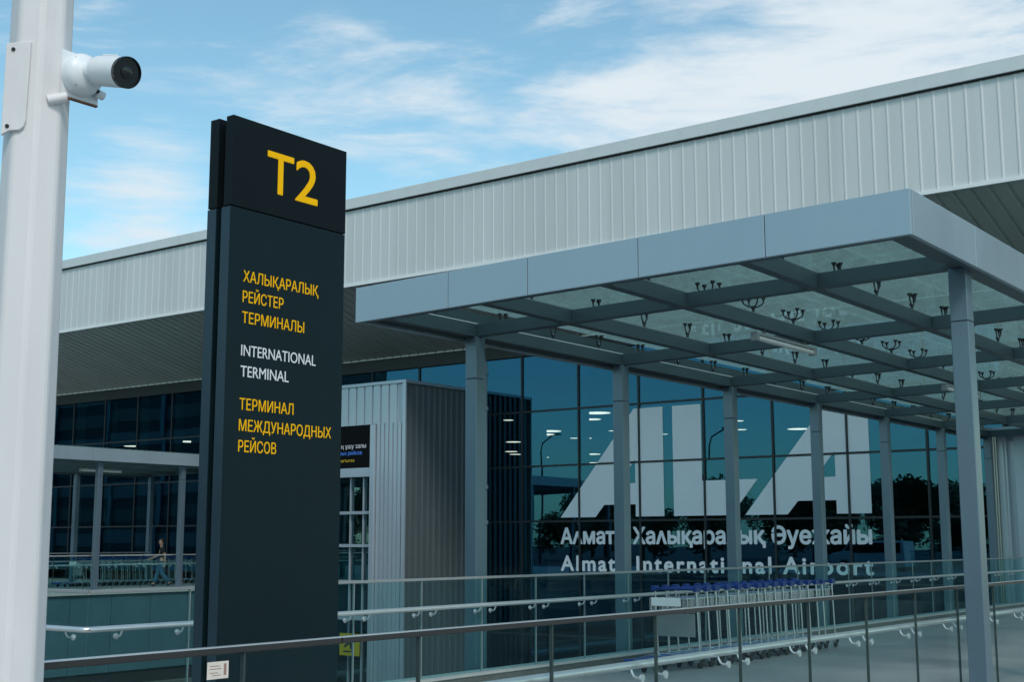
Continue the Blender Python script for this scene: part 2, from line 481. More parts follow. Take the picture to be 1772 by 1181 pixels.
# retaining walls of the court
t = thing('retaining_wall', 'teal panelled retaining wall under the far trolley walkway', 'wall')
y = 6.96; k = 0
while y < 36:
    m = MB(); m.box(WX, WX + 0.06, y + 0.01, min(y + 1.6, 36) - 0.01, LOW + 0.75, -0.10); m.build('wall_panel', 'clad_wall', t); y += 1.6
MB().box(WX - 0.3, WX - 0.003, 6.96, 36, LOW, -0.42).build('backing_wall', 'gasket', t)
MB().box(WX - 0.05, WX + 0.14, 6.96, 36, -0.095, 0.05).build('coping', 'stone_edge', t)
MB().box(WX, WX + 0.5, 6.96, 36, LOW, LOW + 0.3).build('plinth', 'granite', t)
for i in range(3):
    MB().box(WX + 1.2 + i * 1.1, WX + 1.9 + i * 1.1, 7.5, 31, LOW + 0.004, LOW + 0.25).build('step', 'granite' if i != 1 else 'stone_edge', t)
t = thing('retaining_wall', 'grey retaining wall below the near walkway, facing the sunken court', 'wall')
MB().box(GX - 0.66, GX - 0.63, 6.99, 36, LOW, -0.02).build('wall_face', 'clad_wall', t)
MB().box(WX + 0.1, GX - 0.66, 6.93, 6.953, LOW, -0.41).build('wall_face', 'clad_wall', t)

# granite kerb under the inner balustrade
t = thing('kerb', 'dark granite kerb with a pale top edge under the inner glass balustrade', 'kerb')
MB().box(GX - 0.30, GX, 6.95, 34.0, 0, 0.105).build('kerb_face', 'granite', t)
MB().box(GX - 0.31, GX + 0.012, 6.94, 34.0, 0.105, 0.13).build('coping', 'stone_edge', t, bevel=0.004)

# ------------------------------------------------------------------ the terminal
YF = 36.0
term = thing('airport_terminal', 'long glass airport terminal with a deep ribbed metal roof fascia', 'terminal', loc=(0, 0, 0))
YR = 30.5; ZB, ZC, ZT = 9.93, 12.44, 12.80
# ribbed cladding of the roof edge: one sheet with standing seams
XL, XR = -72.0, 14.0
m = MB(); pitch = 0.384; x = XL; prof = []
while x < XR:
    prof += [(x, 0.0), (x + pitch - 0.075, 0.0), (x + pitch - 0.06, -0.014), (x + pitch - 0.03, -0.014)]; x += pitch
prof += [(x, 0.0)]
n = len(prof)
m.add([(a, YR + b, ZB + 0.02) for a, b in prof] + [(a, YR + b, ZC) for a, b in prof], [(i, i + 1, i + 1 + n, i + n) for i in range(n - 1)])
m.build('fascia_cladding', 'roof_clad', term)
MB().box(XL, XR, YR - 0.10, YR + 0.3, ZC + 0.012, ZT).build('roof_edge_cap', 'roof_trim', term, bevel=0.01)
MB().box(XL, XR, YR - 0.05, YR + 0.25, ZC - 0.03, ZC + 0.010).build('shadow_gap', 'gasket', term)
MB().box(XL, XR, YR - 0.055, YR + 0.05, ZB - 0.075, ZB + 0.018).build('drip_edge', 'white_trim', term)
m = MB(); m.add([(XL, YR + 0.31, ZT - 0.05), (XR, YR + 0.31, ZT - 0.05), (XR, 95, ZT + 2), (XL, 95, ZT + 2)], [(0, 1, 2, 3)])
m.build('roof', 'roof_trim', term)
# sloping soffit with ribs running in
YS, ZS = YF - 0.06, 8.42
m = MB(); prof = []; x = XL; pitch = 0.42
while x < XR:
    prof += [(x, 0.0), (x + pitch - 0.11, 0.0), (x + pitch - 0.09, 0.05), (x + pitch - 0.02, 0.05)]; x += pitch
prof += [(x, 0.0)]; n = len(prof)
m.add([(a, YR + 0.055, ZB - 0.06 + b) for a, b in prof] + [(a, YS, ZS + b) for a, b in prof], [(i, i + 1, i + 1 + n, i + n) for i in range(n - 1)])
m.build('soffit', 'soffit', term)
m = MB()
x = XL
while x < XR:
    m.box(x, x + 0.30, YS - 0.02, YS + 0.02, ZS - 0.055, ZS - 0.004); x += pitch
MB().box(XL, XR, YS - 0.012, YS + 0.012, ZS - 0.05, ZS - 0.006).build('soffit_trim', 'roof_trim', term)
m.build('soffit_clip', 'white_trim', term)
MB().box(XL, XR, YF + 0.0, YF + 0.2, 7.93, 8.50).build('head_beam', 'dark', term)

# curtain wall
X0 = -10.6
cols = [X0 - 0.02] + [-12.72 - 2.325 * i for i in range(21)]
rows = [LOW, -1.42, 0.43, 2.29, 4.135, 6.0, 7.92]
VX0, VX1 = -35.6, -28.91        # entrance block hides the lower panes between these
for i in range(len(cols) - 1):
    xr, xl = cols[i], cols[i + 1]
    for j in range(len(rows) - 1):
        if xr <= VX1 + 2.0 and xl >= VX0 - 2.0 and rows[j + 1] < 5.0 and xr < VX1 + 0.5: continue
        if j == 0 and xr < -29.5: continue
        if j == 1 and xr < -37: continue
        ta, tb = random.uniform(-0.0022, 0.0022), random.uniform(-0.0022, 0.0022); xc, zc = (xl + xr) / 2, (rows[j] + rows[j + 1]) / 2
        MB().box(xl + 0.035, xr - 0.035, YF + 0.03, YF + 0.045, rows[j] + 0.03, rows[j + 1] - 0.03).shear(lambda x, y, z: (x, y + (x - xc) * ta + (z - zc) * tb, z)).build('window_pane', 'fglass', term)
for x in cols:
    MB().box(x - 0.033, x + 0.033, YF - 0.012, YF + 0.16, LOW, 7.93).build('mullion', 'dark', term)
for x in cols[1:]:
    MB().box(x - 0.02, x + 0.02, YF + 0.17, YF + 0.62, 0.02, 7.93).build('stiffening_fin', 'fin', term)
for z in rows[1:-1]:
    MB().box(cols[-1], cols[0], YF - 0.002, YF + 0.12, z - 0.032, z + 0.032).build('transom', 'dark', term)
# rooms behind the glass
ID = 92.0
MB().box(-175, 6, YF + 0.25, ID, -0.25, 0.0).build('hall_floor', 'int_floor', term)
MB().box(-175, 6, YF + 0.3, ID, 7.96, 8.1).build('hall_ceiling', 'int_ceil', term)
MB().box(-175, 6, ID, ID + 0.2, LOW, 8.2).build('hall_back_wall', 'int_wall', term)
MB().box(cols[-1], 6, YF + 9, YF + 9.2, LOW, -0.3).build('basement_wall', 'int_wall', term)
MB().box(-175.2, cols[-1] - 0.05, YF + 0.05, YF + 0.24, LOW, 7.92).build('hall_front_wall', 'int_wall', term)
MB().box(-10.5, -10.4, YF, ID, LOW, 8.2).build('hall_side_wall', 'int_wall', term)
for x in (-17, -24, -31, -38, -45, -52, -59):
    MB().tube([(x, YF + 7, LOW), (x, YF + 7, 7.6)], 0.32, 16).build('hall_column', 'int_wall', term, smooth=True)
for x, y in ((-22, 46), (-26, 50), (-19, 45), (-47, 47), (-52, 45)):
    MB().box(x - 1.4, x + 1.4, y, y + 0.7, 0, 1.05).build('check_in_desk', 'int_floor', term)
# big letters and the two lines on the glass, film on the outer face
YL = YF + 0.028
def plane_y(a, b, t): return (a, YL - t, b)
A_out = [(-25.099, 2.412), (-22.221, 5.856), (-21.148, 5.856), (-21.148, 2.412), (-22.192, 2.412), (-22.192, 2.80), (-23.38, 2.80), (-23.72, 2.412)]
A_hole = [(-22.2, 4.218), (-22.2, 3.475), (-22.80, 3.475)]
def letter_A(dx):
    """A with its counter cut out, drawn as three convex-ish pieces that butt"""
    bm = bmesh.new()
    o = A_out; h = A_hole
    def L_(p): return bm.verts.new((p[0] + dx, YL - 0.010, p[1]))
    # slanted stem below and left of the counter
    s = (o[1][0] - o[0][0]) / (o[1][1] - o[0][1])
    edge = lambda z: o[0][0] + (z - o[0][1]) * s
    polys = [
        [o[0], (edge(2.80), 2.80), (-23.38, 2.80), o[7]],
        [(edge(2.80), 2.80), (edge(3.475), 3.475), (-22.2, 3.475), (-22.2, 2.80)],
        [(edge(3.475), 3.475), (edge(4.218), 4.218), h[0], h[2]],
        [(edge(4.218), 4.218), o[1], (-22.2, 5.856), h[0]],
        [(-22.192, 2.412), (-22.192, 5.856), o[2], o[3]],
    ]
    polys[1][2] = (-22.192, 3.475); polys[1][3] = (-22.192, 2.80); polys[2][2] = (-22.192, 4.218); polys[3][2] = (-22.192, 5.856); polys[3][3] = (-22.192, 4.218)
    polys[2] = [(edge(3.475), 3.475), (edge(4.218), 4.218), (-22.192, 4.218), (-22.80, 3.475)]
    mm = MB()
    for p in polys: mm.prism([(a + dx, b) for a, b in p], plane_y, 0.002, 0.006)
    bm.free()
    return mm
letter_A(0).build('large_letter', 'film', term)
letter_A(6.752).build('large_letter', 'film', term)
MB().prism([(-20.80, 2.412), (-20.80, 5.856), (-19.785, 5.856), (-19.785, 3.48), (-17.909, 3.48), (-18.81, 2.412)], plane_y, 0.002, 0.006).build('large_letter', 'film', term)
lettering('word', 'Аʌматы Хаʌықараʌық Әуежайы', lambda a, b, t: (-25.09 + a, YL - 0.002 - t, 1.562 + b), 10.65, 0.478, 'film', term, thick=0.022, split=0.125)
lettering('word', 'Almaty International Airport', lambda a, b, t: (-25.09 + a, YL - 0.002 - t, 0.692 + b), 10.66, 0.468, 'film', term, thick=0.020, spacing=1.22, split=0.26)

# ceiling lights of the hall
discs = [(-33.47, 51.09, 1.21), (-35.49, 53.65, 0.9), (-41.16, 58.1, 1.25), (-42.77, 59.76, 1.23), (-42.89, 63.0, 0.5), (-42.3, 63.5, 0.5), (-38.98, 51.5, 0.5),
         (-47.46, 63.2, 0.9), (-52.74, 70.0, 0.85), (-54.2, 72.4, 0.8), (-54.6, 76.2, 0.9), (-58.6, 81.4, 1.0), (-59.8, 85.1, 0.8), (-49.97, 75.5, 1.2), (-55.4, 84.0, 1.1),
         (-30.2, 58.8, 0.55), (-32.5, 63.6, 0.6), (-29.9, 65.1, 1.14), (-37.3, 63.7, 0.4), (-68.3, 51.4, 1.1), (-62.5, 51.1, 1.3), (-45.5, 68.0, 0.6), (-38.4, 60.0, 0.35), (-48.9, 79.5, 0.8)]
for x, y, d in discs:
    t = thing('ceiling_light', 'round glowing ceiling light inside the terminal hall behind the glass', 'ceiling light', 'round ceiling lights in the hall', (x, y, 7.6))
    MB().lathe([(d / 2, -0.07), (d / 2, -0.066)], 24, (0, 0, 0), (0, 0, 1)).build('diffuser', 'lamp_on', t)
    MB().tube([(0, 0, 0.001), (0, 0, 0.36)], 0.012, 6).build('hanger_rod', 'lamp_body', t)
    MB().lathe([(d / 2 + 0.02, -0.064), (d / 2 + 0.02, 0.0)], 24, (0, 0, 0), (0, 0, 1)).build('lamp_housing', 'lamp_body', t)


# ------------------------------------------------------------------ corrugated blocks
def corrugated(mb, x0, y0, x1, y1, z0, z1, pitch, depth, ndir, flat=0.42):
    """trapezoid sheet from (x0,y0) to (x1,y1) standing z0..z1, ribs towards ndir"""
    L_ = math.hypot(x1 - x0, y1 - y0); ux, uy = (x1 - x0) / L_, (y1 - y0) / L_
    s = 0; prof = []
    while s + pitch <= L_ + 1e-6:
        prof += [(s, 0), (s + pitch * flat, 0), (s + pitch * (flat + 0.06), depth), (s + pitch * 0.95, depth)]; s += pitch
    prof += [(L_, 0)]
    pts = [(x0 + ux * a + ndir[0] * b, y0 + uy * a + ndir[1] * b) for a, b in prof]; n = len(pts)
    mb.add([(px, py, z0) for px, py in pts] + [(px, py, z1) for px, py in pts], [(i, i + 1, i + 1 + n, i + n) for i in range(n - 1)])
    return mb


VY, VZ = 32.55, 6.86
ves = thing('entrance_block', 'corrugated grey metal entrance block projecting from the glass front beside the pylon', 'building')
DX0, DX1 = -33.4, -30.40        # door opening
corrugated(MB(), VX0, VY, VX1 - 0.02, VY, 5.55, VZ, 0.375, 0.05, (0, 1), 0.78).build('front_cladding', 'corr', ves)
corrugated(MB(), DX1 + 0.22, VY, VX1 - 0.02, VY, LOW, 5.549, 0.19, 0.04, (0, 1), 0.70).build('front_cladding', 'corr', ves)
corrugated(MB(), VX0, VY, DX0, VY, LOW, 5.549, 0.37, -0.035, (0, 1)).build('front_cladding', 'corr', ves)
corrugated(MB(), VX1, VY + 0.02, VX1, YF - 0.02, LOW, VZ, 0.30, -0.06, (1, 0), 0.22).build('side_cladding', 'corr_shaded', ves)
MB().box(VX1 - 0.10, VX1 + 0.045, VY - 0.045, VY + 0.015, LOW, VZ - 0.002).build('corner_trim', 'corr', ves)
MB().box(VX0 - 0.03, VX1 + 0.055, VY - 0.055, YF - 0.02, VZ, VZ + 0.11).build('roof_flashing', 'corr', ves, bevel=0.01)
MB().box(VX0, VX1 - 0.15, VY + 0.9, VY + 0.95, LOW, VZ - 0.01).build('inner_wall', 'int_wall', ves)
MB().box(VX0 - 0.02, VX0 + 0.02, VY + 0.05, YF - 0.02, LOW, VZ - 0.01).build('side_wall', 'corr', ves)
MB().box(DX1, DX1 + 0.20, VY - 0.10, VY + 0.4, LOW, 5.53).build('door_jamb', 'corr', ves, bevel=0.008)
MB().box(DX0 - 0.2, DX0, VY - 0.10, VY + 0.4, LOW, 5.53).build('door_jamb', 'corr', ves, bevel=0.008)
MB().box(DX0, DX1 - 0.003, VY - 0.02, VY + 0.35, 3.80, 4.10).build('door_lintel', 'corr', ves)
for z in (0.25, 1.45, 2.55):
    MB().box(DX0, DX1 - 0.003, VY + 0.12, VY + 0.2, z, z + 0.10).build('door_rail', 'corr', ves)
for x in (-30.62, -30.95, -31.55, -32.3):
    MB().box(x - 0.03, x + 0.03, VY + 0.205, VY + 0.27, LOW, 3.79).build('door_mullion', 'corr', ves)
MB().box(DX0, DX1 - 0.003, VY + 0.28, VY + 0.29, LOW, 3.79).build('door_pane', 'dglass', ves)
MB().box(DX0 + 0.01, DX1 - 0.01, VY - 0.06, VY + 0.10, -0.95, -0.80).build('door_sill', 'corr', ves)

t = thing('departures_sign', 'black departures display over the entrance with white, blue and yellow lines', 'sign')
MB().box(DX0 + 0.01, DX1 - 0.01, VY - 0.015, VY + 0.3, 4.12, 5.53).build('display_panel', 'screen', t)
def on_v(xr, z0): return lambda a, b, tt: (xr + a, VY - 0.018 - tt, z0 + b)
lettering('text_line', 'рейстердің ұшу залы', on_v(-30.655 - 2.2, 4.775), 2.2, 0.15, 'screen_w', t)
lettering('text_line', 'международных рейсов', on_v(-30.835 - 2.25, 4.555), 2.25, 0.13, 'screen_b', t)
lettering('text_line', 'departures', on_v(-31.178 - 0.95, 4.315), 0.95, 0.12, 'screen_y', t)

t = thing('pictogram_sign', 'small yellow aircraft pictogram sign low in the dark entrance', 'sign', loc=(-31.2, VY - 0.10, -1.75))
MB().box(-0.45, 0.45, 0, 0.03, -0.36, 0.36).build('sign_plate', 'yellow', t)
MB().prism([(-0.26, -0.06), (-0.20, -0.10), (0.02, 0.02), (0.05, -0.16), (0.12, -0.15), (0.13, 0.07), (0.27, 0.15), (0.25, 0.21), (0.10, 0.15), (-0.06, 0.24), (-0.12, 0.22), (-0.01, 0.10), (-0.17, 0.01)],
           lambda a, b, tt: (a, -tt, b), 0.001, 0.006).build('aircraft_symbol', 'gasket', t)
MB().box(-0.26, 0.2, -0.006, -0.001, -0.25, -0.20).build('runway_bar', 'gasket', t)

EB = thing('entrance_block', 'pale corrugated wall block at the far end of the near canopy', 'building')
EX0, EX1, EY, EZ = -10.62, -3.5, 34.5, 4.45
corrugated(MB(), EX0 + 0.25, EY, -9.95, EY, -0.0, EZ, 0.22, 0.06, (0, 1), 0.66).build('front_cladding', 'corr', EB)
MB().box(-9.95, EX1, EY - 0.02, EY + 0.05, 0.0, EZ).build('front_panel', 'corr', EB)
MB().box(EX0, EX0 + 0.08, EY - 0.03, EY + 0.05, 0.0, EZ).build('corner_trim', 'white_trim', EB)
corrugated(MB(), EX0, EY + 0.05, EX0, YF - 0.02, 0.0, EZ, 0.2, -0.03, (-1, 0)).build('side_cladding', 'corr', EB)
MB().box(EX0 - 0.05, EX1, EY - 0.05, YF - 0.02, EZ + 0.002, EZ + 0.08).build('roof_flashing', 'corr', EB)


# ------------------------------------------------------------------ glass canopies
BX = [-10.52, -9.03, -7.42, -5.80, -4.24]
CY0, CP = 13.19, 3.51
CYS = [CY0 + CP * k for k in range(7)]
K = 0.0178
def zb(x): return 4.375 + K * (x + 4.24)       # underside of the beams: the roof falls towards the court
FX0, FX1, FY = -10.76, -4.0, 11.2
YE = 35.7


def canopy(dx, label, full):
    cp = thing('glass_canopy', label, 'canopy', loc=(dx, 0, 0))
    yend = 34.35
    # columns, square hollow section with a sleeve joint
    for x in (BX[0], BX[-1]):
        for y in CYS:
            zt = zb(x)
            m = MB().box(x - 0.09, x + 0.09, y - 0.09, y + 0.09, LOW if x < -9 else 0.0, zt - 0.55)
            c = m.build('column', 'steel', cp, bevel=0.008)
            MB().box(x - 0.09, x + 0.09, y - 0.09, y + 0.09, zt - 0.544, zt - 0.002).build('column_head', 'steel', c, bevel=0.008)
    # cross beams (sloping) and runners, 0.16 deep
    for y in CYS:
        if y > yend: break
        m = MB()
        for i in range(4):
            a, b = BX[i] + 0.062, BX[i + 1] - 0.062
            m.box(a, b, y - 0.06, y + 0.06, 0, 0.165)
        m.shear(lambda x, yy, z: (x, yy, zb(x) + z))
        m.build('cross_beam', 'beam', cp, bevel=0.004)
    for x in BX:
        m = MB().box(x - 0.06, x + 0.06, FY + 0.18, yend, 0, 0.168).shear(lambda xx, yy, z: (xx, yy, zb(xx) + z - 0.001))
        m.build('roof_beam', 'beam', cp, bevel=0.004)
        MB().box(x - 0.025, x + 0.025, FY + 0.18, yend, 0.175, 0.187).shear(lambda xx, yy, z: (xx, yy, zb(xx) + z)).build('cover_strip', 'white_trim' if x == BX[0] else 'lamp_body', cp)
    # cladding round the edge, in panels with open joints
    def zf(x): return 4.333 + 0.0169 * (x + 4.0)
    cuts = [FX0, -9.33, -8.22, -6.83, -5.42, FX1]
    for a, b in zip(cuts[:-1], cuts[1:]):
        MB().box(a + 0.004, b - 0.004, FY, FY + 0.05, 0, 0.42).shear(lambda x, y, z: (x, y, zf(x) + z)).build('fascia_panel', 'panel', cp, bevel=0.004)
    y = FY + 0.004; first = True
    ys = [FY + 0.052] + [FY + 1.78 + 2.3 * i for i in range(20) if FY + 1.78 + 2.3 * i < yend] + [yend]
    for a, b in zip(ys[:-1], ys[1:]):
        MB().box(FX1 - 0.05, FX1, a + 0.004, b - 0.004, 0, 0.42).shear(lambda x, y, z: (x, y, zf(FX1) + z)).build('fascia_panel', 'panel', cp, bevel=0.004)
        MB().box(FX0, FX0 + 0.05, a + 0.004, b - 0.004, 0, 0.42).shear(lambda x, y, z: (x, y, zf(FX0) + z)).build('fascia_panel', 'panel', cp, bevel=0.004)
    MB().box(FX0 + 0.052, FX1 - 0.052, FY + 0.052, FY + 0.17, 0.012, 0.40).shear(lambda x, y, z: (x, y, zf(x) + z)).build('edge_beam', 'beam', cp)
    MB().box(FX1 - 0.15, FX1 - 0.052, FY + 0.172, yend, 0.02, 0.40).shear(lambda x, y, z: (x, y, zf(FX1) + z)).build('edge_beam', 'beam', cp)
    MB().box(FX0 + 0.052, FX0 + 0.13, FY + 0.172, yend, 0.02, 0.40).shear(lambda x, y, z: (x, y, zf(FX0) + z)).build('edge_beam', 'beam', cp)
    # glass sheets above, one per bay half
    gz = 0.40
    gys = [FY + 0.175] + [CY0 + 0.585 + 1.17 * i for i in range(18)] + [yend]
    gys = [g for g in gys if g <= yend]
    gxs = [FX0 + 0.14, BX[1], BX[2], BX[3], FX1 - 0.16]
    step = 3
    gl = [gys[0]] + gys[1:-1:step] + [gys[-1]]
    for a, b in zip(gl[:-1], gl[1:]):
        for c, d in zip(gxs[:-1], gxs[1:]):
            MB().box(c + 0.008, d - 0.008, a + 0.008, b - 0.008, gz, gz + 0.016).shear(lambda x, y, z: (x, y, zb(x) + z)).build('glass_sheet', 'cglass', cp)
    # point fixings: stub, arms rising to cups
    if full:
        def spider(arms):
            m = MB(); m.tube([(0, 0, 0.0), (0, 0, 0.06)], 0.022, 8); m.lathe([(0.03, 0.05), (0.038, 0.07), (0.03, 0.09)], 10, (0, 0, 0), (0, 0, 1))
            for ax, ay in arms:
                m.tube([(0, 0, 0.07), (ax * 0.5, ay * 0.5, 0.085), (ax * 0.9, ay * 0.9, 0.115), (ax, ay, 0.15)], 0.011, 6)
                m.lathe([(0.012, 0.13), (0.014, 0.17), (0.034, 0.195), (0.036, 0.212)], 10, (ax, ay, 0), (0, 0, 1))
            return m.mesh('glass_fixing', 'gunmetal', smooth=True)
        s2 = spider([(0.0, -0.075), (0.0, 0.075), (0.055, 0.0)])
        s4 = spider([(-0.12, -0.10), (0.12, -0.10), (-0.12, 0.10), (0.12, 0.10)])
        sy = [CY0 - 0.8] + [CY0 + 1.17 * i + 0.585 for i in range(16)]
        for i, x in enumerate(BX):
            for y in sy:
                use('glass_fixing', s4 if i == 2 else s2, cp, (x, y, zb(x) + 0.187)).scale = (0.85, 0.85, 0.95)
    return cp


canopy(0.0, 'near grey steel canopy with glass roof over the trolley walkway', True)
canopy(-33.7, 'distant grey steel canopy at the left beyond the sunken court', False)


def batten(loc, length, label):
    t = thing('strip_light', label, 'light', loc=loc)
    MB().box(-0.045, 0.045, 0, length, 0.0, 0.035).build('lamp_housing', 'lamp_body', t, bevel=0.004)
    MB().tube([(0, 0.03, -0.03), (0, length - 0.03, -0.03)], 0.036, 12).build('diffuser', 'lens', t, smooth=True)
    for y in (0.0, length):
        MB().box(-0.05, 0.05, y - 0.03, y + 0.03, -0.075, 0.036).build('end_cap', 'lamp_body', t, bevel=0.004)
    for y in (0.25, length - 0.25):
        MB().box(-0.015, 0.015, y - 0.015, y + 0.015, 0.036, 0.09).build('hanger', 'lamp_body', t)


batten((-7.42, 14.98, zb(-7.42) - 0.092), 1.72, 'grey strip light hanging under the near canopy, nearest the camera')
batten((-7.42, 22.0, zb(-7.42) - 0.092), 1.72, 'grey strip light deeper under the near canopy behind the front column')
batten((-41.1, 28.7, zb(-7.4) - 0.092), 1.72, 'pale strip light hanging under the distant left canopy')

# rain pipe by the first court-side column
t = thing('drainpipe', 'grey round drainpipe with an elbow beside the first column', 'pipe')
MB().tube([(-10.72, 13.62, LOW), (-10.72, 13.62, 3.95), (-10.72, 13.60, 4.02), (-10.70, 13.54, 4.07), (-10.66, 13.44, 4.09)], 0.05, 14).build('pipe', 'steel', t, smooth=True)
for z in (3.86, 3.38, 2.35, 1.89):
    MB().lathe([(0.052, -0.03), (0.064, -0.025), (0.064, 0.025), (0.052, 0.03)], 14, (-10.72, 13.62, z), (0, 0, 1)).build('collar', 'steel', t, smooth=True)


# ------------------------------------------------------------------ glass balustrades
def bracket_mesh(sign):
    """plate on the glass at x=0, arm out to the rail at x = sign*0.10, z up to +0.07"""
    m = MB(); s = sign
    m.lathe([(0.026, 0.0), (0.026, 0.014), (0.018, 0.02)], 14, (0.011 * s, 0, -0.075), (s, 0, 0))
    m.tube([(0.03 * s, 0, -0.075), (0.06 * s, 0, -0.075), (0.078 * s, 0, -0.066), (0.092 * s, 0, -0.045), (0.10 * s, 0, -0.022)], 0.0085, 8)
    return m.mesh('bracket', 'stainless', smooth=True)


BR_P, BR_N = bracket_mesh(1), bracket_mesh(-1)


def balustrade(label, gx, side, ys, top, hand, base, rail_mat, cap_w, cap_h, post, gap=None, gm='rglass'):
    t = thing('glass_balustrade', label, 'balustrade')
    y0, y1 = ys[0], ys[-1]
    for a, b in zip(ys[:-1], ys[1:]):
        MB().box(gx - 0.009, gx + 0.009, a + 0.006, b - 0.006, base, top - cap_h + 0.002).build('glass_panel', gm, t)
    for y in ys[1:-1]:
        if post:
            MB().box(gx - 0.011, gx + 0.011, y - 0.005, y + 0.005, base, top - cap_h).build('glass_joint', 'joint', t)
        else:
            MB().box(gx - 0.010, gx + 0.010, y - 0.0055, y + 0.0055, base, top - cap_h).build('glass_joint', 'lamp_body', t)
    cuts = [y0] + ([gap] if gap else []) + [y1]
    for a, b in zip(cuts[:-1], cuts[1:]):
        MB().box(gx - cap_w / 2, gx + cap_w / 2, a + 0.003, b - 0.003, top - cap_h, top).build('top_rail', rail_mat, t, bevel=0.004)
        if rail_mat == 'rail_dark':
            MB().box(gx - cap_w / 2 + 0.004, gx + cap_w / 2 - 0.001, a + 0.003, b - 0.003, top + 0.0005, top + 0.006).build('rail_highlight', 'stainless', t, bevel=0.002)  # bright strip added as the highlight along the rail's lit top
    hx = gx + side * 0.10
    MB().tube([(hx, y0, hand), (hx, y1, hand)], 0.026, 14).build('handrail', 'stainless', t, smooth=True)
    for y in ys[1:-1]:
        for s in (-0.145, 0.145):
            use('bracket', BR_P if side > 0 else BR_N, t, (gx, y + s, hand))
    return t


fy = [0.65 + 1.155 * i for i in range(-1, 30)]
fy = [y for y in fy]
F0 = 3.97
fy = [F0 + 1.157 * i for i in range(-4, 27)]
balustrade('front glass balustrade with dark flat top rail crossing the photo below the pylon', -4.45, -1, fy, 1.20, 0.866, 0.02, 'rail_dark', 0.046, 0.026, True, gap=4.56, gm='rglass_clear')
gy = [10.3 + 1.092 * i for i in range(-3, 23)]
gb = balustrade('inner glass balustrade on the granite kerb beside the trolleys, turning a corner at the left', GX - 0.13, 1, gy, 1.235, 0.905, 0.131, 'lamp_body', 0.03, 0.03, False)
# the return leg of the inner balustrade, along the front of the court
xs = [GX - 0.13 - 0.02 - 1.09 * i for i in range(0, 14)]
yl = gy[0]
for a, b in zip(xs[1:], xs[:-1]):
    MB().box(a + 0.006, b - 0.006, yl - 0.009, yl + 0.009, 0.0, 1.207).build('glass_panel', 'rglass', gb)
for a in xs[1:-1]:
    MB().box(a - 0.0055, a + 0.0055, yl - 0.010, yl + 0.010, 0.0, 1.205).build('glass_joint', 'lamp_body', gb)
MB().box(xs[-1], GX - 0.147, yl - 0.015, yl + 0.015, 1.205, 1.235).build('top_rail', 'lamp_body', gb, bevel=0.005)
MB().tube([(xs[-1], yl - 0.10, 0.905), (GX - 0.10, yl - 0.10, 0.905), (GX - 0.05, yl - 0.085, 0.905), (GX - 0.03, yl - 0.04, 0.905), (GX - 0.03, yl + 0.02, 0.905)], 0.0258, 14).build('handrail', 'stainless', gb, smooth=True)
for a in xs[1:-1]:
    for s in (-0.145, 0.145): use('bracket', BR_P, gb, (a + s, yl, 0.905), (0, 0, -math.pi / 2))
use('bracket', BR_P, gb, (GX - 0.30, yl, 0.905), (0, 0, -math.pi / 2))
use('bracket', BR_P, gb, (GX - 0.13, yl + 0.28, 0.905))
ly = [20.0 + 1.157 * i for i in range(0, 13)]
balustrade('far glass balustrade in front of the distant trolley row', -38.15, -1, ly, 1.20, 0.866, 0.05, 'stainless', 0.04, 0.04, True)
balustrade('farthest glass balustrade behind the distant trolley row', -43.6, 1, ly, 1.235, 0.905, 0.0, 'stainless', 0.04, 0.04, False)

t = thing('paper_notice', 'small cream paper notice stuck on the front balustrade glass by the pylon', 'notice', loc=(-4.438, 3.82, 1.109))
MB().box(0, 0.0015, -0.058, 0.058, -0.036, 0.036).build('sheet', 'paper', t)
m = MB()
for z, a, b in ((0.018, -0.045, 0.01), (0.006, -0.045, 0.02), (-0.010, -0.045, 0.0), (-0.020, -0.03, 0.015)):
    m.box(0.0016, 0.0022, a, b, z - 0.0014, z + 0.0014)
m.box(0.0016, 0.0022, 0.032, 0.046, -0.022, 0.026)
m.build('print', 'ink', t)

# ------------------------------------------------------------------ the pylon sign
SX, SY0, SY1, ST, SM = -7.0, 6.012, 7.16, 4.66, 3.995
py = thing('terminal_pylon', 'tall dark pylon sign for terminal T2 with amber and white lettering', 'sign')
MB().box(SX - 0.075, SX, SY0, SY1, SM + 0.006, ST).build('head_panel', 'black_sign', py, bevel=0.003)
MB().box(SX - 0.095, SX - 0.004, SY0 + 0.001, SY1, 0.0, SM).build('front_panel', 'navy_sign', py, bevel=0.003)
MB().box(SX - 0.15, SX - 0.096, SY0 + 0.06, SY1 - 0.06, 0.0, ST - 0.07).build('core', 'gasket', py)
MB().box(SX - 0.245, SX - 0.151, SY0 + 0.001, SY1, 0.0, SM).build('back_panel', 'navy_sign', py, bevel=0.003)
MB().box(SX - 0.245, SX - 0.151, SY0, SY1, SM + 0.006, ST - 0.0).build('head_panel', 'black_sign', py, bevel=0.003)
for a_, b_ in ((SX - 0.094, SX - 0.006), (SX - 0.244, SX - 0.152)):
    MB().box(a_, b_, SY0 - 0.003, SY0 + 0.0005, 0.03, SM - 0.004).build('edge_profile', 'sign_edge', py)
MB().box(SX - 0.35, SX + 0.12, SY0 - 0.1, SY1 + 0.1, 0.0, 0.02).build('base_plate', 'dark', py)


